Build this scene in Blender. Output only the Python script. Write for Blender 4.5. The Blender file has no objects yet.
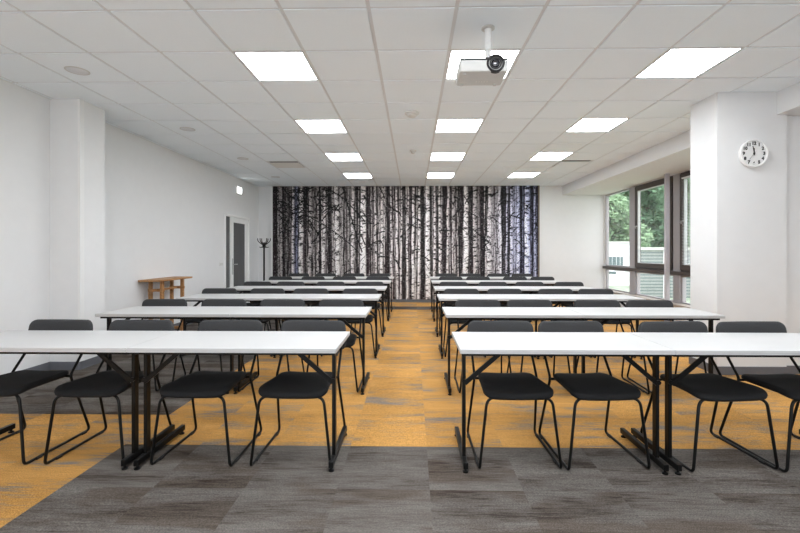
import bpy, bmesh, math, random
import numpy as np
from mathutils import Vector, Matrix
random.seed(7)
R = math.radians
SC = bpy.context.scene
COL = SC.collection
# ------------------------------------------------------------------ camera, sky, exposure
cam = bpy.data.cameras.new('camera')
cam.sensor_width = 36; cam.sensor_fit = 'HORIZONTAL'
cam.lens = 419/800*36
cam.shift_x = -5.7/800; cam.shift_y = -15/800
cam.clip_start = .05; cam.clip_end = 300
camo = bpy.data.objects.new('camera', cam); COL.objects.link(camo)
camo.location = (0, 0, 1.28); camo.rotation_euler = (R(90), 0, R(1.0))
SC.camera = camo
SC.view_settings.view_transform = 'Standard'
SC.view_settings.look = 'None'
SC.view_settings.gamma = 1
SC.view_settings.use_curve_mapping = False
SC.view_settings.exposure = 1.42
w = bpy.data.worlds.new('sky'); SC.world = w; w.use_nodes = True
bg = w.node_tree.nodes['Background']
bg.inputs['Color'].default_value = (0.95, 0.955, 1.0, 1)
bg.inputs['Strength'].default_value = 1.35
LAMP = 8.0          # brightness of the ceiling panels

# ------------------------------------------------------------------ materials
def nt(name):
    m = bpy.data.materials.new(name); m.use_nodes = True
    return m, m.node_tree, m.node_tree.nodes['Principled BSDF']
def mat(name, col, rough=.6, metal=0, var=0.0, scale=30, bump=0.0, spec=.5, stretch=(1,1,1)):
    m, t, b = nt(name)
    b.inputs['Roughness'].default_value = rough
    b.inputs['Metallic'].default_value = metal
    b.inputs['Specular IOR Level'].default_value = spec
    tc = t.nodes.new('ShaderNodeTexCoord'); mp = t.nodes.new('ShaderNodeMapping')
    mp.inputs['Scale'].default_value = stretch
    n = t.nodes.new('ShaderNodeTexNoise'); n.inputs['Scale'].default_value = scale; n.inputs['Detail'].default_value = 4
    t.links.new(tc.outputs['Object'], mp.inputs['Vector']); t.links.new(mp.outputs['Vector'], n.inputs['Vector'])
    r = t.nodes.new('ShaderNodeValToRGB')
    r.color_ramp.elements[0].position = .3; r.color_ramp.elements[1].position = .7
    r.color_ramp.elements[0].color = [max(0, c*(1-var)) for c in col] + [1]
    r.color_ramp.elements[1].color = [min(1, c*(1+var)) for c in col] + [1]
    t.links.new(n.outputs['Fac'], r.inputs['Fac']); t.links.new(r.outputs['Color'], b.inputs['Base Color'])
    if bump:
        bp = t.nodes.new('ShaderNodeBump'); bp.inputs['Strength'].default_value = bump; bp.inputs['Distance'].default_value = .002
        t.links.new(n.outputs['Fac'], bp.inputs['Height']); t.links.new(bp.outputs['Normal'], b.inputs['Normal'])
    return m
def emis(name, col, s):
    m, t, b = nt(name)
    b.inputs['Base Color'].default_value = (.9, .9, .9, 1)
    b.inputs['Emission Color'].default_value = (*col, 1); b.inputs['Emission Strength'].default_value = s
    return m
def glassmat(name, tint=(.985, .992, .99)):
    m = bpy.data.materials.new(name); m.use_nodes = True; t = m.node_tree
    for n in list(t.nodes): t.nodes.remove(n)
    o = t.nodes.new('ShaderNodeOutputMaterial'); mx = t.nodes.new('ShaderNodeMixShader')
    tr = t.nodes.new('ShaderNodeBsdfTransparent'); gl = t.nodes.new('ShaderNodeBsdfGlossy'); lw = t.nodes.new('ShaderNodeLayerWeight'); pw = t.nodes.new('ShaderNodeMath'); fr = t.nodes.new('ShaderNodeMath')
    tr.inputs['Color'].default_value = (*tint, 1); gl.inputs['Roughness'].default_value = .02; 
    pw.operation = 'POWER'; pw.inputs[1].default_value = 5; fr.operation = 'MULTIPLY_ADD'; fr.inputs[1].default_value = .9; fr.inputs[2].default_value = .03
    lw.inputs['Blend'].default_value = .5; t.links.new(lw.outputs['Facing'], pw.inputs[0]); t.links.new(pw.outputs[0], fr.inputs[0])
    t.links.new(fr.outputs[0], mx.inputs[0]); t.links.new(tr.outputs[0], mx.inputs[1]); t.links.new(gl.outputs[0], mx.inputs[2])
    t.links.new(mx.outputs[0], o.inputs[0]); return m

M = {}
M['wall'] = mat('wall_paint', (.765, .768, .768), .75, var=.01, scale=8, spec=.3)
M['ceil'] = mat('ceiling_tile', (.885, .942, .98), .9, var=.008, scale=60, bump=.1, spec=.1)
M['grid'] = mat('ceiling_grid_metal', (.74, .75, .76), .6, spec=.2)
M['base'] = mat('baseboard_grey', (.13, .135, .15), .5, var=.03)
M['top'] = mat('white_laminate', (.56, .56, .56), .42, var=.008, scale=12, spec=.5)
M['edge'] = mat('grey_edge_band', (.50, .50, .50), .4, var=.01)
M['black'] = mat('black_powder_coat', (.003, .003, .003), .4, var=.08, scale=60, spec=.25)
M['blackplastic'] = mat('black_plastic', (.014, .014, .015), .5, var=.1)
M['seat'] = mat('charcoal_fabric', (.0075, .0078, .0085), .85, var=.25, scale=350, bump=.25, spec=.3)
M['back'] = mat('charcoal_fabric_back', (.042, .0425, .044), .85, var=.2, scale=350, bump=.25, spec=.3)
M['wood'] = mat('oiled_oak', (.40, .20, .075), .5, var=.30, scale=9, stretch=(6, 1, 6), bump=.05)
M['brown'] = mat('brown_window_frame', (.060, .048, .042), .45, var=.05)
M['alu'] = mat('grey_aluminium', (.40, .38, .39), .45, metal=.2, var=.03)
M['column'] = mat('grey_column_paint', (.52, .50, .53), .5, var=.03)
M['white'] = mat('white_plastic', (.80, .80, .79), .4, var=.01)
M['offwhite'] = mat('grey_white_plastic', (.62, .62, .60), .5, var=.02)
M['doorwhite'] = mat('white_door_paint', (.88, .88, .87), .5, var=.01)
M['doorglass'] = mat('dark_glass', (.12, .122, .123), .2, var=.05, scale=3)
M['steel'] = mat('brushed_steel', (.45, .45, .45), .3, metal=.9, var=.05)
M['sill'] = mat('beige_sill', (.42, .37, .32), .5, var=.05)
M['spk'] = mat('speaker_grille', (.74, .76, .78), .7, var=.06, scale=300)
M['sensor'] = mat('sensor_plastic', (.72, .72, .70), .5, var=.02)
M['vent'] = mat('vent_metal', (.74, .73, .70), .6, var=.03)
M['lens'] = mat('lens_glass', (.02, .02, .025), .05, spec=1)
M['ventdark'] = mat('dark_slot', (.05, .05, .05), .8)
M['lamp'] = emis('light_panel', (.935, .966, 1.0), LAMP)
M['sign'] = emis('lit_sign', (1, 1, .97), 2.5)
M['glass'] = glassmat('window_glass')
M['trim'] = mat('olive_trim', (.16, .13, .09), .6, var=.05)
M['grass'] = mat('grass', (.30, .37, .27), .9, var=.35, scale=3)
M['house'] = mat('white_render', (.85, .86, .88), .8, var=.02, scale=3)
M['slat'] = mat('grey_cladding', (.28, .31, .29), .7, var=.1, scale=4)
M['roof'] = mat('pale_roof', (.55, .57, .53), .7, var=.1)
M['hwin'] = mat('house_window', (.12, .17, .18), .2, var=.2)
M['bark'] = mat('tree_bark', (.16, .13, .10), .9, var=.3, scale=12)
M['leafa'] = mat('leaf_green', (.25, .38, .22), .7, var=.4, scale=2)
M['leafb'] = mat('leaf_deep_green', (.15, .27, .16), .7, var=.4, scale=2)
M['blind'] = mat('blind_slat', (.60, .62, .62), .5, var=.03)

# ------------------------------------------------------------------ mesh helpers
def link(name, me, m, parent=None, smooth=False):
    o = bpy.data.objects.new(name, me); COL.objects.link(o)
    if m is not None and not me.materials: me.materials.append(m)
    if parent is not None: o.parent = parent
    if smooth: me.shade_smooth()
    return o
class MB:
    def __init__(s): s.bm = bmesh.new()
    def box(s, x0, x1, y0, y1, z0, z1, bevel=0, mi=0):
        r = bmesh.ops.create_cube(s.bm, size=1)
        vs = r['verts']
        for v in vs:
            v.co = Vector(((x0+x1)/2 + v.co.x*(x1-x0), (y0+y1)/2 + v.co.y*(y1-y0), (z0+z1)/2 + v.co.z*(z1-z0)))
        fs = set(f for v in vs for f in v.link_faces)
        for f in fs: f.material_index = mi
        if bevel:
            es = list(set(e for v in vs for e in v.link_edges))
            bmesh.ops.bevel(s.bm, geom=es, offset=bevel, segments=2, profile=.5, affect='EDGES')
        return s
    def bar(s, a, b, wx, wy, up=Vector((0, 0, 1))):
        """box along a->b, wx wide sideways, wy thick"""
        a = Vector(a); b = Vector(b); d = (b-a); L = d.length; d.normalize()
        sx = d.cross(Vector(up)).normalized(); sy = sx.cross(d).normalized()
        r = bmesh.ops.create_cube(s.bm, size=1)
        for v in r['verts']:
            c = v.co.copy(); v.co = (a+b)/2 + sx*c.x*wx + sy*c.y*wy + d*c.z*L
        return s
    def cyl(s, c, r, h, axis='Z', seg=20, r2=None):
        q = bmesh.ops.create_cone(s.bm, cap_ends=True, segments=seg, radius1=r, radius2=r if r2 is None else r2, depth=h)
        rot = {'Z': Matrix(), 'Y': Matrix.Rotation(R(90), 4, 'X'), 'X': Matrix.Rotation(R(90), 4, 'Y')}[axis]
        for v in q['verts']: v.co = rot @ v.co + Vector(c)
        return s
    def lathe(s, prof, c=(0, 0, 0), seg=28, axis='Z'):
        rings = []
        rot = {'Z': Matrix(), 'Y': Matrix.Rotation(R(90), 3, 'X'), '-Z': Matrix.Rotation(R(180), 3, 'X')}[axis]
        for r, z in prof:
            if r < 1e-6: rings.append([s.bm.verts.new(rot @ Vector((0, 0, z)) + Vector(c))])
            else: rings.append([s.bm.verts.new(rot @ Vector((r*math.cos(2*math.pi*k/seg), r*math.sin(2*math.pi*k/seg), z)) + Vector(c)) for k in range(seg)])
        for A, B in zip(rings, rings[1:]):
            for k in range(seg):
                k2 = (k+1) % seg
                q = [A[k % len(A)], A[k2 % len(A)], B[k2 % len(B)], B[k % len(B)]]
                u = []
                for x in q:
                    if x not in u: u.append(x)
                if len(u) > 2: s.bm.faces.new(u)
        return s
    def tube(s, pts, r, seg=10, fillet=0, closed=False):
        pts = [Vector(p) for p in pts]
        if fillet:
            out = [pts[0]]
            for i in range(1, len(pts)-1):
                p0, p1, p2 = pts[i-1], pts[i], pts[i+1]
                f = fillet[i] if isinstance(fillet, (list, tuple)) else fillet
                f = min(f, (p1-p0).length*.48, (p2-p1).length*.48)
                a = p1 + (p0-p1).normalized()*f; b = p1 + (p2-p1).normalized()*f
                for k in range(7):
                    t = k/6; out.append(a*(1-t)**2 + p1*2*t*(1-t) + b*t*t)
            out.append(pts[-1]); pts = out
        rings = []; n = None
        for i, p in enumerate(pts):
            d = (pts[min(i+1, len(pts)-1)] - pts[max(i-1, 0)]).normalized()
            if n is None:
                n = d.orthogonal().normalized()
            n = (n - d*n.dot(d)).normalized(); b = d.cross(n)
            rr = r[i] if isinstance(r, (list, tuple)) else r
            rings.append([s.bm.verts.new(p + (n*math.cos(2*math.pi*k/seg) + b*math.sin(2*math.pi*k/seg))*rr) for k in range(seg)])
        for A, B in zip(rings, rings[1:]):
            for k in range(seg): s.bm.faces.new([A[k], A[(k+1) % seg], B[(k+1) % seg], B[k]])
        s.bm.faces.new(rings[0][::-1]); s.bm.faces.new(rings[-1])
        return s
    def pillow(s, outline, z0, z1, er, inner=(.9, .75, .55, .3), warp=None):
        """cushion: rounded outline lifted between z0 and z1 with edge radius er; warp(v)->v"""
        c = Vector((sum(p[0] for p in outline)/len(outline), sum(p[1] for p in outline)/len(outline)))
        def ring(k, z, ins):
            vs = []
            for p in outline:
                d = Vector(p) - c; L = d.length
                q = c + d*max(0, (L-ins)/L)*k
                v = Vector((q.x, q.y, z))
                vs.append(s.bm.verts.new(warp(v) if warp else v))
            return vs
        rings = []
        for k in inner[::-1]: rings.append(ring(k, z0, er))
        for a in range(0, 91, 30): rings.append(ring(1, z0 + er*(1-math.cos(R(a))), er*(1-math.sin(R(a)))))
        for a in range(90, -1, -30): rings.append(ring(1, z1 - er*(1-math.cos(R(a))), er*(1-math.sin(R(a)))))
        for k in inner: rings.append(ring(k, z1, er))
        n = len(outline)
        for A, B in zip(rings, rings[1:]):
            for k in range(n): s.bm.faces.new([A[k], A[(k+1) % n], B[(k+1) % n], B[k]])
        s.bm.faces.new(rings[0][::-1]); s.bm.faces.new(rings[-1])
        return s
    def build(s, name, m, parent=None, smooth=False, angle=None):
        bmesh.ops.recalc_face_normals(s.bm, faces=s.bm.faces)
        me = bpy.data.meshes.new(name); s.bm.to_mesh(me); s.bm.free()
        for mm in (m if isinstance(m, list) else [m]): me.materials.append(mm)
        o = link(name, me, None, parent)
        if smooth:
            me.shade_smooth()
            if angle: me.set_sharp_from_angle(angle=R(angle))
        return o
def empty(name, loc, rz=0):
    o = bpy.data.objects.new(name, None); COL.objects.link(o); o.location = loc; o.rotation_euler = (0, 0, rz)
    o.empty_display_size = .1
    return o
def tag(o, label, cat, group=None, kind=None):
    o['label'] = label; o['category'] = cat
    if group: o['group'] = group
    if kind: o['kind'] = kind
    return o
def struct(o): o['kind'] = 'structure'; return o
CH = {}
def copy_tree(o, parent=None):
    c = o.copy(); COL.objects.link(c); c.parent = parent
    for ch in list(o.children): copy_tree(ch, c)
    return c
def rrect(w, h, r, n=6, cx=0, cy=0):
    out = []
    for (sx, sy, a0) in ((1, 1, 0), (-1, 1, 90), (-1, -1, 180), (1, -1, 270)):
        for k in range(n+1):
            a = R(a0 + 90*k/n)
            out.append((cx + sx*(w/2-r) + r*math.cos(a), cy + sy*(h/2-r) + r*math.sin(a)))
    return out
def densify(o, step=.05):
    out = []
    for a, b in zip(o, o[1:]+o[:1]):
        L = math.hypot(b[0]-a[0], b[1]-a[1]); n = max(1, int(L/step))
        for k in range(n): out.append((a[0]+(b[0]-a[0])*k/n, a[1]+(b[1]-a[1])*k/n))
    return out

# ------------------------------------------------------------------ room
XL, XR, YB, YF, H = -3.94, 4.80, 10.62, -2.4, 2.935
# carpet
def carpet():
    m, t, b = nt('carpet_tiles'); N = t.nodes; Lk = t.links
    b.inputs['Roughness'].default_value = .95; b.inputs['Specular IOR Level'].default_value = .12
    geo = N.new('ShaderNodeNewGeometry'); sp = N.new('ShaderNodeSeparateXYZ'); Lk.new(geo.outputs['Position'], sp.inputs[0])
    X, Y = sp.outputs[0], sp.outputs[1]
    def ma(op, a, b_=None, c=None):
        n = N.new('ShaderNodeMath'); n.operation = op
        for i, v in enumerate((a, b_, c)):
            if v is None: continue
            if isinstance(v, (int, float)): n.inputs[i].default_value = v
            else: Lk.new(v, n.inputs[i])
        return n.outputs[0]
    ix = ma('FLOOR', ma('DIVIDE', ma('SUBTRACT', X, .09), .5)); iy = ma('FLOOR', ma('DIVIDE', ma('SUBTRACT', Y, .25), .5))
    cb = N.new('ShaderNodeCombineXYZ'); Lk.new(ix, cb.inputs[0]); Lk.new(iy, cb.inputs[1])
    wn = N.new('ShaderNodeTexWhiteNoise'); wn.noise_dimensions = '2D'; Lk.new(cb.outputs[0], wn.inputs['Vector'])
    rnd = wn.outputs['Value']
    def streak(sx, sy, detail, off, dist=.4):
        c = N.new('ShaderNodeCombineXYZ')
        Lk.new(ma('MULTIPLY', X, sx), c.inputs[0]); Lk.new(ma('MULTIPLY', Y, sy), c.inputs[1]); Lk.new(ma('MULTIPLY', rnd, off), c.inputs[2])
        n = N.new('ShaderNodeTexNoise'); n.inputs['Scale'].default_value = 1; n.inputs['Detail'].default_value = detail
        n.inputs['Distortion'].default_value = dist; Lk.new(c.outputs[0], n.inputs['Vector']); return n.outputs['Fac']
    s1 = streak(1.5, 7, 6, 40); s2 = streak(7, 85, 4, 80); s3 = streak(150, 210, 2, 10, 0); s4 = streak(.7, 3.0, 5, 57, .1)
    def gt(a, v): return ma('GREATER_THAN', a, v)
    def lt(a, v): return ma('LESS_THAN', a, v)
    za = ma('MULTIPLY', gt(Y, 2.75), gt(X, -1.91)); zb = ma('MULTIPLY', lt(Y, 3.25), lt(X, -1.91))
    band = ma('MULTIPLY', gt(Y, 9.25), lt(Y, 9.75))
    mask = ma('MULTIPLY', ma('MAXIMUM', za, zb), ma('SUBTRACT', 1, band))
    def ramp(fac, pts):
        r = N.new('ShaderNodeValToRGB'); e = r.color_ramp.elements
        while len(e) < len(pts): e.new(.5)
        for el, (p, c) in zip(e, pts): el.position = p; el.color = (*c, 1)
        Lk.new(fac, r.inputs[0]); return r.outputs[0]
    def mix(f, a, b_, mode='MIX'):
        n = N.new('ShaderNodeMix'); n.data_type = 'RGBA'; n.blend_type = mode
        if isinstance(f, (int, float)): n.inputs[0].default_value = f
        else: Lk.new(f, n.inputs[0])
        Lk.new(a, n.inputs[6]); Lk.new(b_, n.inputs[7]); return n.outputs[2]
    f = ma('ADD', ma('MULTIPLY', s1, .60), ma('MULTIPLY', s2, .40))
    g = ramp(f, [(.37, (.056, .044, .037)), (.45, (.112, .098, .087)), (.54, (.144, .130, .118)), (.66, (.176, .162, .150))])
    o = ramp(f, [(.37, (.22, .19, .17)), (.43, (.36, .24, .13)), (.49, (.52, .27, .075)), (.66, (.62, .335, .105))])
    patch = ramp(s4, [(.54, (1, 1, 1)), (.60, (.74, .68, .63))])
    g = mix(1.0, g, patch, 'MULTIPLY')
    c = mix(mask, g, o)
    sp3 = ramp(s3, [(.3, (.6, .6, .6)), (.7, (1.36, 1.36, 1.36))])
    c = mix(1.0, c, sp3, 'MULTIPLY')
    tb = ramp(rnd, [(0, (.90, .90, .90)), (1, (1.06, 1.06, 1.06))])
    c = mix(1.0, c, tb, 'MULTIPLY')
    Lk.new(c, b.inputs['Base Color'])
    bp = N.new('ShaderNodeBump'); bp.inputs['Strength'].default_value = .12; bp.inputs['Distance'].default_value = .003
    Lk.new(s3, bp.inputs['Height']); Lk.new(bp.outputs[0], b.inputs['Normal'])
    return m
struct(MB().box(XL-.2, XR+.2, YF, YB+.2, -.12, 0).build('floor', carpet()))
struct(MB().box(XL-.2, XL, YF, YB+.2, 0, H+.05).build('wall_left', M['wall']))
struct(MB().box(XL, XR+.09, YB, YB+.2, 0, H+.05).build('wall_back', M['wall']))
rx0, rx1, rz0, rz1 = -3.5, 2.1, .06, 2.80
struct(MB().box(XL-.2, rx0, YF-.2, YF, 0, H+.05).box(rx1, XR+.2, YF-.2, YF, 0, H+.05).box(rx0, rx1, YF-.2, YF, 0, rz0).box(rx0, rx1, YF-.2, YF, rz1, H+.05).build('wall_rear', M['wall']))
rw = struct(MB().box(rx0, rx1, YF-.1, YF-.04, rz0, rz0+.05).box(rx0, rx1, YF-.1, YF-.04, rz1-.05, rz1).box(rx0, rx0+.05, YF-.1, YF-.04, rz0, rz1).box(rx1-.05, rx1, YF-.1, YF-.04, rz0, rz1).box(-.73, -.67, YF-.1, YF-.04, rz0, rz1).build('window_6', M['alu']))  # unseen rear window, added to brighten the room and ceiling
MB().box(rx0+.05, rx1-.05, YF-.072, YF-.066, rz0+.05, rz1-.05).build('pane', M['glass'], rw)
# left pillar, with a narrow corner bead
struct(MB().box(XL, -3.61, 4.48, 4.85, 0, H).build('wall_pillar_left', M['wall']))
struct(MB().box(-3.635, -3.607, 4.477, 4.536, .09, H, bevel=.002).build('trim_1', M['white']))
# right pillar
struct(MB().box(3.16, 3.87, 4.41, 4.83, 0, H).build('wall_pillar_right', M['wall']))
struct(MB().box(3.87, XR, 4.46, 4.83, 0, 2.70).build('wall_right_return', M['wall']))
# right wall: strip below the glazing, strip above, solid piece by the back wall
struct(MB().box(XR, XR+.2, YF, YB, 0, .34).box(XR, XR+.2, YF, YB, 2.69, H+.05).box(XR, XR+.09, 10.59, YB, .34, 2.69)
       .box(XR, XR+.2, 4.56, 4.86, .34, 2.69).build('wall_right', M['wall']))
# dropped soffit above the windows
struct(MB().box(3.77, XR, YF, YB, 2.70, H+.05).build('ceiling_soffit', M['wall']))
# ceiling: tegular tiles below a recessed grid
PX = .6
gx0, gy0 = -1.503-PX*5, 3.445-.6*9
lights = [(c, r) for c in (-1.203, .597, 2.397) for r in (-.155-.0, 1.645+.0, 3.445, 5.245, 7.045, 8.845)]
vents = [(-2.403, 7.645), (2.997, 7.645)]
special = [(cx, y) for cx, y in lights] + vents
tb = MB(); gapw = .028
x = gx0
while x < 3.77:
    y = gy0
    while y < YB:
        xa, xb, ya, yb = x+gapw/2, x+PX-gapw/2, y+gapw/2, y+.6-gapw/2
        if not any(abs(x+PX/2-cx) < .05 and abs(y-yy) < .05 for cx, yy in special):
            xa, xb, ya, yb = max(xa, XL), min(xb, 3.77), max(ya, YF), min(yb, YB)
            if xb-xa > .02 and yb-ya > .02: tb.box(xa, xb, ya, yb, H, H+.03)
        y += .6
    x += PX
struct(tb.build('ceiling', M['ceil']))
struct(MB().box(XL-.2, XR+.2, YF, YB+.2, H+.03, H+.08).build('ceiling_slab', M['ceil']))
gb = MB()
x = gx0
while x < 3.77:
    if x > XL: gb.box(x-gapw/2, x+gapw/2, YF, YB, H+.008, H+.03)
    x += PX
y = gy0
while y < YB:
    if y > YF: gb.box(XL, 3.77, y-gapw/2, y+gapw/2, H+.009, H+.029)
    y += .6
struct(gb.build('ceiling_grid', M['grid']))
# baseboards
bh = .085
struct(MB().box(XL, XL+.012, YF, 4.48, 0, bh).box(XL, XL+.012, 4.85, 8.67, 0, bh).box(XL, XL+.012, 9.93, YB, 0, bh)
       .box(XL, -3.598, 4.468, 4.48, 0, bh).box(-3.61, -3.598, 4.48, 4.85, 0, bh).build('baseboard_left', M['base']))
struct(MB().box(XL, XR, YB-.06, YB, 0, .07).build('baseboard_back', M['base']))
struct(MB().box(3.148, 3.882, 4.398, 4.41, 0, bh).box(3.148, 3.16, 4.41, 4.842, 0, bh).box(3.882, XR, 4.448, 4.46, 0, bh).build('baseboard_right', M['base']))

# ------------------------------------------------------------------ birch mural (a flat printed panel)
def mural():
    x0, x1, z0, z1 = -3.562, 3.140, .075, H
    W, Hh = 680, 290
    rs = np.random.RandomState(5)
    U = np.linspace(273.3, 537.5, W); V = np.linspace(299, 187, Hh)     # columns, rows (top = 187)
    img = np.zeros((Hh, W, 3)); uu, vv = np.meshgrid(U, V)
    def smooth(n, k):
        a = rs.randn(n+2*k); ker = np.hanning(2*k+1); ker /= ker.sum()
        return np.convolve(a, ker, 'valid')[:n]
    img[:] = np.array([58, 50, 53])/255
    img *= (1 + .25*smooth(W, 3)[None, :, None])
    def trunk(c, wd, br, tint=(1, .97, .96), lean=0, marks=1.0):
        wob = smooth(Hh, 28)*1.6 + lean*(V-243)/56
        cc = c + wob
        d = (uu - cc[:, None])/(wd/2*(1+.12*((vv-243)/56)))
        a = np.clip((1.08-np.abs(d))*3.2*max(wd, 1.2)/3, 0, 1)*(1-.35*(rs.rand(Hh, W) > .72))
        sh = br*(1 - .30*np.clip(d*.7+.1, -1, 1)**2 - .12*d)
        sp = 1 - .22*np.abs(rs.randn(Hh, W))*marks*.55
        row = np.ones(Hh)
        sh = sh*sp
        col = sh[..., None]*np.array(tint)
        # dark lenticels and knots
        n = int(marks*(10+wd*3))
        mk = np.zeros((Hh, W))
        for _ in range(n):
            vy = rs.uniform(187, 299); ux = c + rs.uniform(-.5, .5)*wd; ww = rs.uniform(.25, .7)*wd*.6+.3; hh = rs.uniform(.25, .9)
            mk = np.maximum(mk, np.exp(-((uu-ux)/ww)**2 - ((vv-vy)/hh)**2)) if False else mk
            i0 = np.searchsorted(U, ux-3*ww); i1 = np.searchsorted(U, ux+3*ww)
            j = [k for k in range(Hh) if abs(V[k]-vy) < 2.2*hh]
            if i1 > i0 and j:
                sl = (slice(j[0], j[-1]+1), slice(i0, i1))
                mk[sl] = np.maximum(mk[sl], np.exp(-((uu[sl]-ux)/ww)**2 - ((vv[sl]-vy)/hh)**2))
        col = col*(1-.85*mk[..., None])
        img[:] = img*(1-a[..., None]) + col*a[..., None]
    for _ in range(230): trunk(rs.uniform(273, 538), rs.uniform(.5, 1.4), rs.uniform(.3, .78), lean=rs.uniform(-1, 1), marks=.7)
    for _ in range(90): trunk(rs.uniform(273, 538), rs.uniform(.8, 2.0), rs.choice([.15, .22, .62, .78]), lean=rs.uniform(-1, 1), marks=.9)
    # dark trunks between the birches
    for c, wd in ((277, 3), (284, 3), (289.5, 2.5), (306, 3), (316, 2.5), (330, 5), (345, 2.5), (357.5, 3), (371, 3), (388.5, 4), (395, 2), (405.5, 3), (424, 4), (444, 4), (460.5, 3), (471, 3), (483, 4), (505, 3), (521, 4), (531.5, 3.6), (536.8, 1.2)):
        trunk(c, wd*.62, .20, (1, .9, .93), marks=.3)
    for c, wd, br in ((281, 1.3, .6), (287, 1.4, .55), (294, 3, .80), (301.8, 4.6, .90), (311, 3.8, .72), (319, 1.8, .75), (325, 3, .85), (338, 4.6, .9), (343.5, 1.2, .7),
                      (353.5, 3.2, .85), (376.5, 2.2, .8), (382.8, 3.2, .85), (392, 2, .85), (397.8, 2.4, .9), (402, 1.8, .85), (408.4, 2, .85), (414, 3, .92), (419.8, 2.6, .9),
                      (435, 2.6, .88), (440.3, 2.4, .88), (448.3, 2.4, .85), (453, 1.6, .8), (458, 1.4, .7), (475.5, 4.4, .75), (489.5, 4.8, .85), (495, 1.6, .7), (500.3, 2.4, .88), (506.5, 2, .8),
                      (511.2, 3.2, .85), (517.8, 3.2, .85), (534.5, 1.8, .75)):
        trunk(c, wd, br, marks=1.2, lean=rs.uniform(-.8, .8))
    for c, wd, br in ((364, 5.8, .97), (428.5, 4.6, .97), (466.2, 4.8, .93), (526.8, 5.4, .93)): trunk(c, wd, br, marks=.9)
    # speckled twigs, stronger towards the crown
    def line(p, wd, dark=.13, al=.9):
        p = np.array(p, float); T = np.linspace(0, 1, 140)
        if len(p) == 3: q = ((1-T)**2)[:, None]*p[0] + (2*T*(1-T))[:, None]*p[1] + (T**2)[:, None]*p[2]
        else: q = p[0] + (p[1]-p[0])*T[:, None]
        for (a, b) in q:
            i = int((a-U[0])/(U[1]-U[0])); j = int((V[0]-b)/(V[0]-V[1])) 
            k = max(1, int(round(wd*1.3)))
            for di in range(-k, k+1):
                for dj in range(-k, k+1):
                    ii, jj = i+di, j+dj
                    if 0 <= ii < W and 0 <= jj < Hh and di*di+dj*dj <= (wd*1.5)**2:
                        img[jj, ii] = img[jj, ii]*(1-al) + al*np.array([dark*1.05, dark*.95, dark])
    for _ in range(480):
        a = rs.uniform(273, 537) if rs.rand() > .25 else 273+abs(rs.randn())*30
        if a > 536: continue
        b = 187 + abs(rs.randn())*38; L = rs.uniform(3, 13); th = rs.uniform(-1.2, 1.2)
        line([(a, b), (a+L*.5*math.cos(th), b+L*.5*math.sin(th)-1.5), (a+L*math.cos(th), b+L*math.sin(th))], rs.choice([.3, .3, .7]), .12, .45)
    for _ in range(240):
        a = rs.uniform(273, 536); b = rs.uniform(200, 297); L = rs.uniform(3, 12); th = rs.uniform(-1.2, 1.2)
        line([(a, b), (a+L*math.cos(th), b+L*math.sin(th))], .3, .15, .45)
    for p, wd in (([(320, 186), (345, 194), (361, 218)], .9), ([(344, 188), (350, 212), (363, 252)], 1.0), ([(312, 218), (345, 236), (362, 255)], .75),
                  ([(366, 222), (376, 214), (386, 210)], .5), ([(283, 187), (292, 200), (300, 201)], 1.0), ([(276, 210), (288, 219), (318, 224)], .5), ([(504, 196), (520, 204), (534, 216)], .6),
                  ([(470, 228), (482, 234), (488, 250)], .7), ([(463, 262), (478, 258), (490, 240)], .5), ([(496, 276), (515, 270), (536, 258)], .6), ([(500, 215), (512, 203), (520, 196)], .4),
                  ([(404, 205), (412, 220), (424, 250)], .4), ([(436, 200), (446, 214), (462, 226)], .45)): line(p, wd)
    # speckled bark and undergrowth
    sn = rs.randn(Hh, W); sn = (sn + np.roll(sn, 1, 1) + np.roll(sn, 1, 0) + np.roll(sn, 2, 1))/2
    img[:] = img*np.where(sn > 1.7, .5, 1)[..., None]
    img[:] = np.where((sn < -1.7)[..., None], img*.5+.36, img)
    # printed colour cast
    for c0, s0, tt in ((297, 2.2, (.88, .93, 1.08)), (528, 26, (.90, .95, 1.10))):
        wgt = np.exp(-((uu-c0)/s0)**2)[..., None]; img[:] = img*(1-wgt) + img*np.array(tt)*wgt
    img[:] = img*(.90 + .14*np.clip((vv-187)/70, 0, 1))[..., None]
    img[:] = .48 + (img*1.20-.48)*1.32
    img *= (1 - .10*np.abs(rs.randn(Hh, W)))[..., None]
    img = np.clip(img, .05, 1)
    lin = np.where(img <= .04045, img/12.92, ((img+.055)/1.055)**2.4)*.95
    xs = np.linspace(x0, x1, W); zs = np.linspace(z0, z1, Hh)
    gx, gz = np.meshgrid(xs, zs)
    co = np.stack([gx, np.full_like(gx, YB-.045), gz], -1).reshape(-1, 3)
    idx = np.arange(W*Hh).reshape(Hh, W)
    f = np.stack([idx[:-1, :-1], idx[:-1, 1:], idx[1:, 1:], idx[1:, :-1]], -1).reshape(-1, 4)
    me = bpy.data.meshes.new('printed_face')
    me.vertices.add(len(co)); me.vertices.foreach_set('co', co.astype('f').ravel())
    me.loops.add(f.size); me.loops.foreach_set('vertex_index', f.ravel().astype('i'))
    me.polygons.add(len(f)); me.polygons.foreach_set('loop_start', np.arange(0, f.size, 4, dtype='i')); me.polygons.foreach_set('loop_total', np.full(len(f), 4, dtype='i'))
    me.update(calc_edges=True)
    ca = me.color_attributes.new('print', 'FLOAT_COLOR', 'POINT')
    rgba = np.concatenate([lin.reshape(-1, 3), np.ones((W*Hh, 1))], 1)
    ca.data.foreach_set('color', rgba.astype('f').ravel())
    m, t, b = nt('birch_print'); at = t.nodes.new('ShaderNodeVertexColor'); at.layer_name = 'print'
    t.links.new(at.outputs[0], b.inputs['Base Color']); b.inputs['Roughness'].default_value = .6; b.inputs['Specular IOR Level'].default_value = .2
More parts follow.
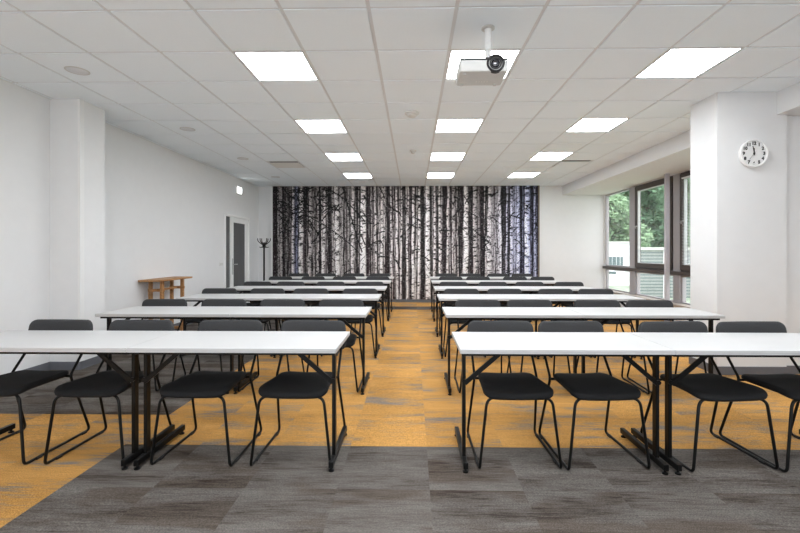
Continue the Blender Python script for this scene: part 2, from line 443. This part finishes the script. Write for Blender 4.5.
    root = empty('wall_mural', (0, YB, 0)); tag(root, 'black and white birch forest mural covering the back wall', 'mural')
    o = link('printed_face', me, m, root); o.location = (0, -YB, 0)
    o = MB().box(x0, x1, -.044, 0, z0, z1).box(x1, x1+.035, -.05, 0, z0, z1).build('backing_panel', M['trim'], root)
    o = MB().box(x0-.05, x0, -.055, 0, z0, z1).build('edge_strip', M['white'], root); o['label'] = 'white edge strip'
mural()

# ------------------------------------------------------------------ windows on the right
def frame_rect(mb, y0, y1, z0, z1, wd, xa, xb):
    mb.box(xa, xb, y0, y0+wd, z0, z1); mb.box(xa, xb, y1-wd, y1, z0, z1)
    mb.box(xa, xb, y0+wd, y1-wd, z0, z0+wd); mb.box(xa, xb, y0+wd, y1-wd, z1-wd, z1)
def window(n, y0, y1, casement, handle=True):
    r = struct(empty('window_%d' % n, (XR, y0, .34)))
    def P(mb, name, m, parent=r):
        for v in mb.bm.verts: v.co -= Vector((XR, y0, .34))
        return mb.build(name, m, parent)
    mb = MB(); frame_rect(mb, y0, y1, .34, .855, .03, XR+.03, XR+.09); P(mb, 'lower_frame', M['alu'])
    P(MB().box(XR+.055, XR+.061, y0+.03, y1-.03, .37, .825), 'pane', M['glass'])
    if casement:
        mb = MB(); frame_rect(mb, y0, y1, .92, 2.69, .03, XR+.02, XR+.10); P(mb, 'outer_frame', M['brown'])
        mb = MB(); frame_rect(mb, y0+.03, y1-.03, .95, 2.66, .085, XR-.012, XR+.07); s = P(mb, 'sash', M['brown'])
        mb = MB(); frame_rect(mb, y0+.115, y1-.115, 1.035, 2.575, .014, XR+.0, XR+.05); P(mb, 'glazing_bead', M['blind'])
        P(MB().box(XR+.03, XR+.036, y0+.12, y1-.12, 1.04, 2.57), 'pane', M['glass'])
        if handle:
            hz, hy = 1.80, y1-.07
            mb = MB(); mb.box(XR-.024, XR-.012, hy-.014, hy+.014, hz-.03, hz+.03, .003); mb.cyl((XR-.035, hy, hz), .008, .03, 'X')
            mb.bar((XR-.05, hy, hz), (XR-.05, hy-.11, hz+.02), .014, .018); P(mb, 'handle', M['steel'])
    else:
        mb = MB(); frame_rect(mb, y0, y1, .92, 2.69, .03, XR+.02, XR+.09); P(mb, 'outer_frame', M['alu'])
        P(MB().box(XR+.05, XR+.056, y0+.03, y1-.03, .95, 2.66), 'pane', M['glass'])
    return r
window(1, 9.38, 10.57, False)
window(2, 7.82, 9.16, True)
window(3, 6.30, 7.63, True)
window(4, 4.88, 6.10, False)
for i, (a, b) in enumerate(((9.16, 9.38), (7.63, 7.82), (6.10, 6.30))):
    struct(MB().box(XR, XR+.12, a, b, .34, .86).box(XR, XR+.12, a, b, .92, 2.69).build('trim_%d' % (i+2), M['alu']))
struct(MB().box(XR-.05, XR+.12, 4.83, 10.59, .855, .92, bevel=.004).build('trim_5', M['brown']))
struct(MB().box(XR, XR+.1, 10.57, 10.59, .34, 2.69).build('trim_6', M['white']))
struct(MB().box(XR-.16, XR+.03, 4.83, YB, .31, .345, bevel=.004).build('trim_7', M['sill']))
# unseen window added beside the camera to bring in daylight
struct(MB().box(XR, XR+.2, 1.25, 4.56, .34, 2.69).build('wall_right_near', M['wall']))  # unseen stretch closed off as solid wall to cut side daylight
window(5, -.45, 1.15, False)
struct(MB().box(XR, XR+.12, 1.15, 1.25, .34, 2.69).box(XR, XR+.12, YF, -.45, .34, 2.69)
       .box(XR, XR+.12, -.45, 1.15, .855, .92).build('trim_8', M['alu']))
struct(MB().box(4.60, 4.67, 7.70, 7.76, 0, 2.70, bevel=.004).build('trim_9', M['column']))
# venetian blind in front of the third window
def blind():
    y0, y1 = 6.42, 7.51
    r = empty('venetian_blind', (XR-.03, (y0+y1)/2, 2.6)); tag(r, 'pale venetian blind in the window beside the right pillar', 'blind')
    mb = MB(); z = 2.54
    while z > 1.05:
        mb.bar((0, -(y1-y0)/2, z-2.6), (0, (y1-y0)/2, z-2.6), .0012, .022, up=(.94, 0, .35)); z -= .026
    mb.build('slats', M['blind'], r)
    MB().box(-.014, .014, -(y1-y0)/2, (y1-y0)/2, -.035, -.012).build('head_rail', M['white'], r)
    mb = MB()
    for yy in (-.35, 0, .35): mb.box(-.001, .001, yy-.001, yy+.001, -1.55, -.03)
    mb.build('cord', M['white'], r)
blind()

# ------------------------------------------------------------------ outside
struct(MB().box(5.1, 90, -20, 90, -1.1, -.9).build('ground_lawn', M['grass']))
def tree(x, y, h, rad, m, label, seed):
    rs = random.Random(seed)
    r = empty('tree', (x, y, -.9)); tag(r, label, 'tree', 'trees outside the windows')
    mb = MB(); mb.tube([(0, 0, 0), (.1, 0, h*.35), (0, .1, h*.8)], [.22, .16, .06]); 
    for k in range(5):
        a = k*1.3; mb.tube([(0.05, 0, h*(.3+.08*k)), (math.cos(a)*rad*.6, math.sin(a)*rad*.6, h*(.5+.08*k))], [.07, .02], seg=6)
    mb.build('trunk', M['bark'], r, True)
    co = []; fc = []
    blobs = [(rs.gauss(0, rad*.42), rs.gauss(0, rad*.42), h*rs.uniform(.22, .95), rad*rs.uniform(.32, .5)) for _ in range(34)]
    for (bx, by, bz, br) in blobs:
        for _ in range(420):
            d = Vector((rs.gauss(0, 1), rs.gauss(0, 1), rs.gauss(0, .8))).normalized()*br*rs.uniform(.6, 1)
            p = Vector((bx, by, bz)) + d; s = rs.uniform(.05, .1)*rad**.9
            u = Vector((rs.gauss(0, 1), rs.gauss(0, 1), rs.gauss(0, 1))).normalized(); v = u.orthogonal().normalized()
            i = len(co); co += [p-u*s, p+v*s*.5, p+u*s, p-v*s*.5]; fc.append((i, i+1, i+2, i+3))
    me = bpy.data.meshes.new('foliage'); me.from_pydata(co, [], fc)
    link('foliage', me, m, r)
for i, (x, y, h, rad, m, lab) in enumerate((
    (14.3, 31.6, 8.9, 2.6, 'leafa', 'leafy tree outside the first window, nearest the white house'),
    (19.4, 35, 9.5, 2.6, 'leafb', 'leafy tree outside, filling the opening window behind the slatted building'),
    (26, 40, 10, 3.0, 'leafa', 'leafy tree outside, in the narrow pane right of the grey column'),
    (26, 51, 16, 5.2, 'leafb', 'tall leafy tree outside, furthest back in the first window'),
    (38, 57, 17, 5.8, 'leafa', 'tall leafy tree outside, furthest back behind the right panes'))):
    tree(x, y, h, rad, M[m], lab, 30+i)
hs = empty('house', (12.9, 27, -.9)); tag(hs, 'white house outside, seen through the first window from the back wall', 'house')
MB().box(-2.2, 1.3, 0, .9, 0, 2.7).build('wall', M['house'], hs)
MB().box(-2.4, 1.4, -.15, 1.1, 2.7, 2.82).build('roof', M['roof'], hs)
f = MB().box(-.42, .50, -.03, 0, 1.25, 1.85).build('window', M['hwin'], hs)
MB().box(-.2, -.18, -.045, -.03, 1.25, 1.85).box(.06, .08, -.045, -.03, 1.25, 1.85).box(.3, .32, -.045, -.03, 1.25, 1.85).build('mullion', M['house'], f)
MB().box(-.42, .05, -.04, 0, .75, .9).build('vent', M['hwin'], hs)
sb = empty('shed', (10.75, 20, -.9)); tag(sb, 'grey slatted building outside, behind the opening window', 'building')
MB().box(.02, 5.5, .03, .5, 0, 2.25).build('wall', M['hwin'], sb)
mb = MB(); z = .05
while z < 2.2: mb.box(0, 5.5, 0, .03, z, z+.10); z += .15
mb.build('cladding', M['slat'], sb)
MB().box(-.1, 5.6, -.15, .6, 2.25, 2.38).build('roof', M['roof'], sb)
MB().box(1.06, 1.22, -.06, 0, 0, 2.25).build('downpipe', M['house'], sb)

# ------------------------------------------------------------------ ceiling fittings
def clight(cx, y0, label, grp='square light panels in the ceiling'):
    r = empty('ceiling_light', (cx, y0+.3, H)); tag(r, label, 'ceiling light', grp)
    a = .285
    MB().box(-a, a, -a, -a+.008, .0, .03).box(-a, a, a-.008, a, .0, .03).box(-a, -a+.008, -a, a, .0, .03).box(a-.008, a, -a, a, .0, .03).build('frame', M['white'], r)
    MB().box(-a+.008, a-.008, -a+.008, a-.008, .003, .01).build('diffuser', M['lamp'], r)
rown = {3.445: 'nearest row', 5.245: 'second row', 7.045: 'third row', 8.845: 'far row by the birch wall'}
coln = {-1.203: 'left column', .597: 'middle column', 2.397: 'right column'}
for cx, y0 in lights:
    if y0 in rown: clight(cx, y0, 'lit square ceiling panel, %s, %s' % (coln[cx], rown[y0]))
    else: clight(cx, y0, 'unseen lit ceiling panel added for light, %s, %s' % (coln[cx], 'over the camera' if y0 > 0 else 'behind the camera'), 'unseen ceiling panels added for light')  # panel rows over and behind the camera are added for light
for (cx, y0), vm, lab in zip(vents, ('vent', 'ceil'), ('grey square air vent in the ceiling on the left', 'grey square air vent in the ceiling on the right near the soffit')):
    r = empty('air_vent', (cx, y0+.3, H)); tag(r, lab, 'air vent', 'square air vents in the ceiling')
    MB().box(-.285, .285, -.285, .285, .018, .03).build('backing', M['ventdark'], r)
    MB().box(-.27, .27, -.19, .27, -.008, .002, bevel=.002).build('face_plate', M[vm], r)
    MB().box(-.285, .285, -.285, -.275, 0, .018).box(-.285, .285, .275, .285, 0, .018).box(-.285, -.275, -.275, .275, 0, .018).box(.275, .285, -.275, .275, 0, .018).build('frame', M['grid'], r)
    MB().cyl((0, 0, .011), .04, .014).build('hanger', M['grid'], r)
for x, y, lab in ((-3.07, 3.78, 'round flush ceiling speaker nearest the camera, left side'), (-3.046, 5.61, 'round flush ceiling speaker, second from the camera on the left'),
                  (-3.03, 7.41, 'round flush ceiling speaker, third from the camera on the left'), (-3.05, 9.25, 'round flush ceiling speaker furthest away, near the mural')):
    r = empty('ceiling_speaker', (x, y, H)); tag(r, lab, 'speaker', 'round ceiling speakers')
    MB().lathe([(.096, 0), (.096, -.004), (.084, -.006), (.080, 0)]).build('rim', M['offwhite'], r, True)
    MB().lathe([(.081, 0), (.081, -.004), (0, -.0045)]).build('grille', M['spk'], r, True)
r = empty('smoke_detector', (-.013, 5.0, H)); tag(r, 'round white smoke detector on the middle of the ceiling', 'smoke detector')
MB().lathe([(.085, 0), (.085, -.012), (.078, -.018), (.055, -.022)]).build('base', M['sensor'], r, True, 40)
MB().lathe([(.062, -.018), (.060, -.036), (.045, -.048), (0, -.052)]).build('cover', M['sensor'], r, True, 40)
r = empty('motion_sensor', (0, 6.85, H)); tag(r, 'small white motion sensor dome behind the smoke detector', 'motion sensor')
MB().lathe([(.055, 0), (.055, -.015), (.045, -.02)]).build('base', M['sensor'], r, True, 40)
MB().lathe([(.036, -.018), (.034, -.04), (.022, -.055), (0, -.06)]).build('dome', M['offwhite'], r, True)

# projector
r = empty('projector', (.555, 3.11, H)); tag(r, 'white projector hanging on a short pole from the ceiling', 'projector')
MB().lathe([(.0, 0), (.048, 0), (.048, -.010), (.030, -.014), (0, -.014)]).build('ceiling_flange', M['offwhite'], r, True, 40)
MB().cyl((0, 0, -.088), .026, .15).build('upper_pole', M['white'], r, True, 40)
MB().cyl((0, 0, -.165), .029, .012).cyl((0, 0, -.205), .021, .09).build('lower_pole', M['white'], r, True, 40)
mb = MB(); mb.box(-.05, .05, -.02, .02, -.262, -.246, .003); mb.cyl((-.035, 0, -.255), .012, .05, 'Y'); mb.cyl((.035, 0, -.255), .012, .05, 'Y')
for sx in (-1, 1):
    mb.bar((sx*.03, 0, -.255), (sx*.08, .05, -.282), .018, .006); mb.bar((sx*.03, 0, -.255), (sx*.08, -.04, -.282), .018, .006)
mb.build('mount_bracket', M['offwhite'], r)
bx = -.053
b = MB(); b.bm.free(); b = MB()
b.pillow([(p[0]+bx, p[1]) for p in densify(rrect(.345, .265, .02), .05)], -.378, -.292, .012)
body = b.build('body', M['offwhite'], r, True, 50)
MB().box(bx-.168, bx+.168, -.1345, .12, -.298, -.286, bevel=.003).build('top_cover', M['blackplastic'], r)
b = MB()
b.box(bx-.11, bx-.04, -.1335, -.131, -.338, -.334).box(bx-.11, bx-.06, -.1335, -.131, -.352, -.350); b.build('front_slot', M['offwhite'], body)
for k in range(1):
    mb = MB()
    for j in range(5): mb.box(bx-.03+j*.02, bx-.022+j*.02, .04, .06, -.3795, -.3775)
    mb.build('grille', M['vent'], body)
for (fx, fy) in ((-.13, -.09), (.12, .10), (-.13, .10)): MB().cyl((bx+fx, fy, -.382), .012, .012).build('foot', M['offwhite'], body, True, 40)
lx, lz = .030, -.322
MB().lathe([(.0, .0), (.064, 0), (.064, .03), (.056, .036), (.052, .036), (.046, .02), (0, .02)], (lx, -.108, lz), axis='Y').build('lens_ring', M['blackplastic'], r, True, 35)
lr = MB().lathe([(.040, 0), (.044, .034), (.036, .036), (.032, .03), (.030, .0)], (lx, -.108, lz), axis='Y').build('focus_ring', M['ventdark'], r, True, 35)
MB().lathe([(.031, .0), (.030, .026), (.02, .031), (0, .033)], (lx, -.108, lz), axis='Y').build('lens', M['lens'], r, True)
b = MB(); b.box(lx-.075, lx+.055, -.125, .03, -.294, -.272, bevel=.009); b.build('lens_hump', M['blackplastic'], r)

# exit / emergency sign on the left wall
r = empty('emergency_light', (XL, 9.39, 2.66)); tag(r, 'glowing emergency sign box high on the left wall near the door', 'emergency light')
MB().box(0, .022, -.15, .15, -.095, .095, bevel=.006).build('housing', M['white'], r)
MB().box(.022, .030, -.115, .115, -.065, .065, bevel=.003).build('lit_face', M['sign'], r)
# light switch
r = empty('light_switch', (XL, 8.53, 1.02)); tag(r, 'white light switch on the left wall beside the door', 'switch')
MB().box(0, .010, -.075, .075, -.042, .042, bevel=.003).build('plate', M['white'], r)
for s in (-1, 1): MB().box(.010, .014, s*.035-.028, s*.035+.028, -.03, .03, bevel=.001).build('rocker', M['offwhite'], r)
# wall clock on the right pillar
def textmesh(s, size):
    c = bpy.data.curves.new('t', 'FONT'); c.body = s; c.size = size; c.align_x = 'CENTER'; c.align_y = 'CENTER'; c.extrude = .0006; c.offset = size*.055
    o = bpy.data.objects.new('t', c); me = bpy.data.meshes.new_from_object(o)
    bpy.data.objects.remove(o); bpy.data.curves.remove(c); return me
r = empty('wall_clock', (3.512, 4.41, 2.290)); r.scale = (1.06, 1, 1.06); tag(r, 'round white wall clock with black numerals on the right pillar', 'clock')
MB().lathe([(.0, 0), (.128, 0), (.138, .012), (.138, .036), (.132, .044), (.124, .044), (.120, .030), (.0, .030)], (0, 0, 0), seg=48, axis='Y').build('case', M['white'], r, True, 35)
MB().lathe([(.0, .0315), (.120, .0315), (.120, .029)], seg=48, axis='Y').build('dial', M['white'], r)
for h in range(1, 13):
    a = R(90-30*h); me = textmesh(str(h), .042); o = link('numeral', me, M['blackplastic'], r)
    o.rotation_euler = (R(90), 0, 0); o.location = (.098*math.cos(a), -.0325, .098*math.sin(a))
def hand(name, deg, L, wd, tail, y):
    a = R(90-deg); d = Vector((math.cos(a), 0, math.sin(a)))
    MB().bar(Vector((0, y, 0))-d*tail, Vector((0, y, 0))+d*L, wd, .0015, up=(0, 1, 0)).build(name, M['blackplastic'], r)
hand('hour_hand', 359, .052, .009, .018, -.035); hand('minute_hand', 349, .074, .007, .02, -.037); hand('second_hand', 219, .075, .002, .02, -.039)
MB().cyl((0, -.036, 0), .007, .010, 'Y').build('hub', M['blackplastic'], r)

# ------------------------------------------------------------------ door on the left wall
def door():
    X0 = XL; y0, y1, zt = 8.68, 9.92, 2.075
    r = struct(empty('door_1', (XL, y0, 0)))
    def P(mb, name, m, parent=r):
        for v in mb.bm.verts: v.co -= Vector((XL, y0, 0))
        return mb.build(name, m, parent)
    P(MB().box(X0, X0+.05, y0, y1, zt-.05, zt).box(X0, X0+.03, y0, y0+.02, 0, zt-.05).box(X0, X0+.05, y1-.05, y1, 0, zt-.05).box(X0, X0+.03, y0+.24, y0+.29, 0, zt-.05), 'door_frame', M['doorwhite'])
    P(MB().box(X0, X0+.008, y0+.02, y0+.24, 0, zt-.05), 'side_light', M['doorglass'])
    ly0, ly1 = y0+.29, y1-.05
    leaf = P(MB().box(X0, X0+.022, ly0, ly0+.115, .01, zt-.05).box(X0, X0+.022, ly1-.16, ly1, .01, zt-.05).box(X0, X0+.022, ly0+.115, ly1-.16, zt-.16, zt-.05).box(X0, X0+.022, ly0+.115, ly1-.16, .01, .12), 'door_leaf', M['doorwhite'])
    P(MB().box(X0, X0+.012, ly0+.115, ly1-.16, .12, zt-.16), 'glass_panel', M['doorglass'], leaf)
    hy = ly0+.06
    mb = MB(); mb.box(X0+.022, X0+.03, hy-.022, hy+.022, .78, 1.13, .003)
    mb.tube([(X0+.03, hy, 1.0), (X0+.075, hy, 1.0), (X0+.075, hy+.13, 1.0)], .010, fillet=.015); P(mb, 'handle', M['steel'], leaf)
door()
# ------------------------------------------------------------------ coat rack
r = empty('coat_rack', (-3.63, 10.15, 0)); tag(r, 'black standing coat rack in the corner left of the mural', 'coat rack')
MB().tube([(0, 0, .02), (0, 0, 1.50)], .021, seg=14).build('pole', M['black'], r, True, 40)
MB().lathe([(.0, 0), (.17, 0), (.17, .015), (.05, .03), (.022, .05), (0, .05)]).build('base', M['black'], r, True, 40)
for k in range(6):
    a = R(60*k+12); c, s = math.cos(a), math.sin(a)
    MB().tube([(c*.015, s*.015, 1.43), (c*.07, s*.07, 1.47), (c*.145, s*.145, 1.535), (c*.15, s*.15, 1.60)], .010, seg=8, fillet=.04).build('hook', M['black'], r, True)
    MB().tube([(c*.015, s*.015, 1.40), (c*.08, s*.08, 1.375), (c*.11, s*.11, 1.39)], .008, seg=8, fillet=.02).build('lower_hook', M['black'], r, True)
MB().lathe([(.035, 1.38), (.04, 1.40), (.04, 1.43), (.03, 1.46), (0, 1.51)]).build('collar', M['black'], r, True, 40)

# ------------------------------------------------------------------ tall oak trestle bench by the left wall
r = empty('wooden_bench', (XL+.17, 6.36, 0)); tag(r, 'tall narrow wooden bench standing against the left wall', 'bench')
MB().box(-.16, .16, -.445, .445, .845, .872, bevel=.008).build('table_top', M['wood'], r)
for yy in (-.27, .27):
    for xx in (-.085, .085): MB().box(xx-.02, xx+.02, yy-.025, yy+.025, 0, .845, bevel=.003).build('leg', M['wood'], r)
    MB().box(-.12, .12, yy-.012, yy+.012, .69, .73, bevel=.002).build('cross_rail', M['wood'], r)
MB().box(-.014, .014, -.38, .38, .695, .725, bevel=.002).build('stretcher', M['wood'], r)
for yy in (-.27, .27): MB().box(-.12, .12, yy-.02, yy+.02, .05, .09, bevel=.002).build('foot_rail', M['wood'], r)

# ------------------------------------------------------------------ folding tables
TD, TL, TH = .53, 1.208, .72
def make_table(TL):
    """origin on the floor under the middle of the edge nearest the camera; +y goes to the back"""
    r = empty('folding_table', (0, 0, 0))
    L = TL/2 - .002
    b = MB(); b.box(-L, L, 0, TD, TH-.008, TH, bevel=.0015); b.build('table_top', M['top'], r)
    b = MB(); b.box(-L, L, 0, TD, TH-.026, TH-.0085, bevel=.0015); o = b.build('edge_band', M['edge'], r)
    b = MB(); zt = TH-.026
    b.box(-L+.015, L-.015, .045, .065, zt-.022, zt); b.box(-L+.015, L-.015, TD-.065, TD-.045, zt-.022, zt)
    for xx in (-L+.015, 0, L-.035): b.box(xx, xx+.02, .065, TD-.065, zt-.022, zt)
    b.build('under_frame', M['black'], r)
    for s in (-1, 1):
        xx = s*(L-.035); yp = .130
        lg = MB().box(xx-.0105, xx+.0105, yp-.020, yp+.020, .05, zt-.003, bevel=.003).build('leg', M['black'], r)
        MB().box(xx-.014, xx+.014, .022, .535, .022, .058, bevel=.003).build('foot_bar', M['black'], lg)
        bb = MB(); bb.bar((xx-s*.004, yp-.026, .495), (xx-s*.215, yp-.026, zt-.018), .026, .012, up=(0, 1, 0)); bb.cyl((xx, yp-.024, .505), .014, .018, 'Y', 12)
        bb.cyl((xx-s*.215, yp-.024, zt-.018), .012, .02, 'Y', 12); bb.build('brace', M['black'], lg)
        for yy in (.038, .515): MB().lathe([(0, 0), (.017, 0), (.017, .008), (.008, .012), (.008, .024), (0, .024)], (xx, yy, 0), seg=12).build('glide', M['black'], lg, True, 40)
        MB().box(xx-.018, xx+.018, yp-.03, yp+.03, zt-.03, zt-.001, bevel=.002).build('bracket', M['black'], lg)
    for xx in (-.30, .30): MB().box(xx-.03, xx+.03, TD-.09, TD-.04, zt-.034, zt-.0225).build('latch', M['blackplastic'], r)
    return r
def make_chair():
    """origin on the floor at the middle of the runners; backrest at +y, faces the camera (-y)"""
    r = empty('sled_chair', (0, 0, 0))
    # seat cushion, wider at the front, waterfall front
    out = []
    for (x, y) in densify(rrect(.43, .43, .065, 7), .03):
        k = 1 - .16*(y+.215)/.43
        out.append((x*k, y))
    def wp(v):
        y = v.y; z = v.z
        z += .016*(v.x/.2)**2*.6
        f = max(0, (-y-.10)/.115); z -= .020*f*f
        z -= .010*(y+.215)/.43
        return Vector((v.x, y-.045, z))
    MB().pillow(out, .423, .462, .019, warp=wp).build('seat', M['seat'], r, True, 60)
    out = densify(rrect(.48, .205, .045, 6, 0, 0), .03)
    def wb(v):      # v.x across, v.y up, v.z thickness
        up = v.y + .683
        dep = .285 + .12*v.y + v.z - .9*v.x**2*.35
        ins = 1 - .05*(v.y/.1 if v.y > 0 else 0)
        return Vector((v.x*ins, dep, up))
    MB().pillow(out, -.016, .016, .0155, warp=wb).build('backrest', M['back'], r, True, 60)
    rt = .0085
    for s in (-1, 1):
        pts = [(s*.205, .285, .74), (s*.207, .245, .60), (s*.209, .110, .435), (s*.236, .246, .0), (s*.239, -.256, .0), (s*.192, -.236, .412), (s*.10, -.20, .414)]
        pts = [(a, b_, c+rt+.001 if c == 0 else c) for a, b_, c in pts]
        f = MB().tube(pts, rt, 10, fillet=[0, .05, .03, .035, .028, .045, 0]).build('side_frame', M['black'], r, True, 50)
        for yy in (-.16, .19): MB().box(s*.2375-.010, s*.2375+.010, yy-.02, yy+.02, 0, .014, bevel=.002).build('glide', M['blackplastic'], f)
    MB().tube([(-.11, -.20, .414), (.11, -.20, .414)], rt, 10).build('front_crossbar', M['black'], r, True, 50)
    MB().tube([(-.207, .110, .430), (.207, .110, .430)], rt, 10).build('rear_crossbar', M['black'], r, True, 50)
    return r
tprotos = {'R': make_table(1.22), 'L': make_table(1.22)}; cproto = make_chair()
BK = [2.93, 4.24, 5.52, 6.79, 8.18, 9.36]
RX = [.268, .292, .312, .330, .352, .366]          # aisle end of the right tables
LX = [-.440, -.416, -.412, -.418, -.417, -.42]
RC = [[.626, 1.138, 1.872, 2.425], [.672, 1.21, 1.908, 2.452], [.644, 1.24, 1.925, 2.462], [.66, 1.307, 1.922, 2.574], [.745, 1.29, 2.01, 2.56], [.75, 1.31, 1.916, 2.47]]
LC = [[-2.515, -1.935, -1.305, -.715], [-2.583, -1.966, -1.356, -.747], [-2.593, -1.964, -1.365, -.708], [-2.571, -2.026, -1.356, -.713], [-2.62, -1.98, -1.357, -.703], [-2.573, -1.977, -1.33, -.761]]
RN = ['front row', 'second row', 'third row', 'fourth row', 'fifth row', 'last row by mural']
first = [True, True]
yaw1 = {('R', 0): 1, ('R', 1): 3, ('R', 2): 4, ('R', 3): 3, ('L', 0): -1, ('L', 1): -1, ('L', 2): 0, ('L', 3): -1}
for i, B in enumerate(BK):
    for side in 'RL':
        s = 1 if side == 'R' else -1; x0 = RX[i] if s > 0 else LX[i]
        word = 'right' if s > 0 else 'left'
        for k in range(2):
            TL = 1.22
            o = tprotos[side] if (i == 0 and k == 0) else copy_tree(tprotos[side])
            o.location = (x0 + s*(TL/2 + k*TL), B-TD, 0)
            place = 'next to the aisle' if k == 0 else 'furthest from the aisle'
            tag(o, 'white topped folding table, %s, %s block, %s' % (RN[i], word, place), 'table', 'white folding tables in rows')
        xs = RC[i] if s > 0 else LC[i][::-1]
        for k, xc in enumerate(xs):
            if i > 0: xc *= (B+.07)/(B+.13)
            xc *= 1 - .0175*xc/(B+.07)
            o = cproto if first[1] else copy_tree(cproto); first[1] = False
            o.location = (xc, B-.215, 0)
            yw = yaw1[(side, k)] if i == 0 else random.Random(i*10+k+s).uniform(-2, 2)
            o.rotation_euler = (0, 0, R(yw))
            if i == 0 and s > 0 and k >= 2: o.scale = (1.07, 1, 1)
            nm = ['first chair from the aisle', 'second chair from the aisle', 'third chair from the aisle', 'fourth and outermost chair from the aisle'][k]
            tag(o, 'charcoal sled chair, %s, %s, %s side' % (RN[i], nm, word), 'chair', 'charcoal chairs at the tables')
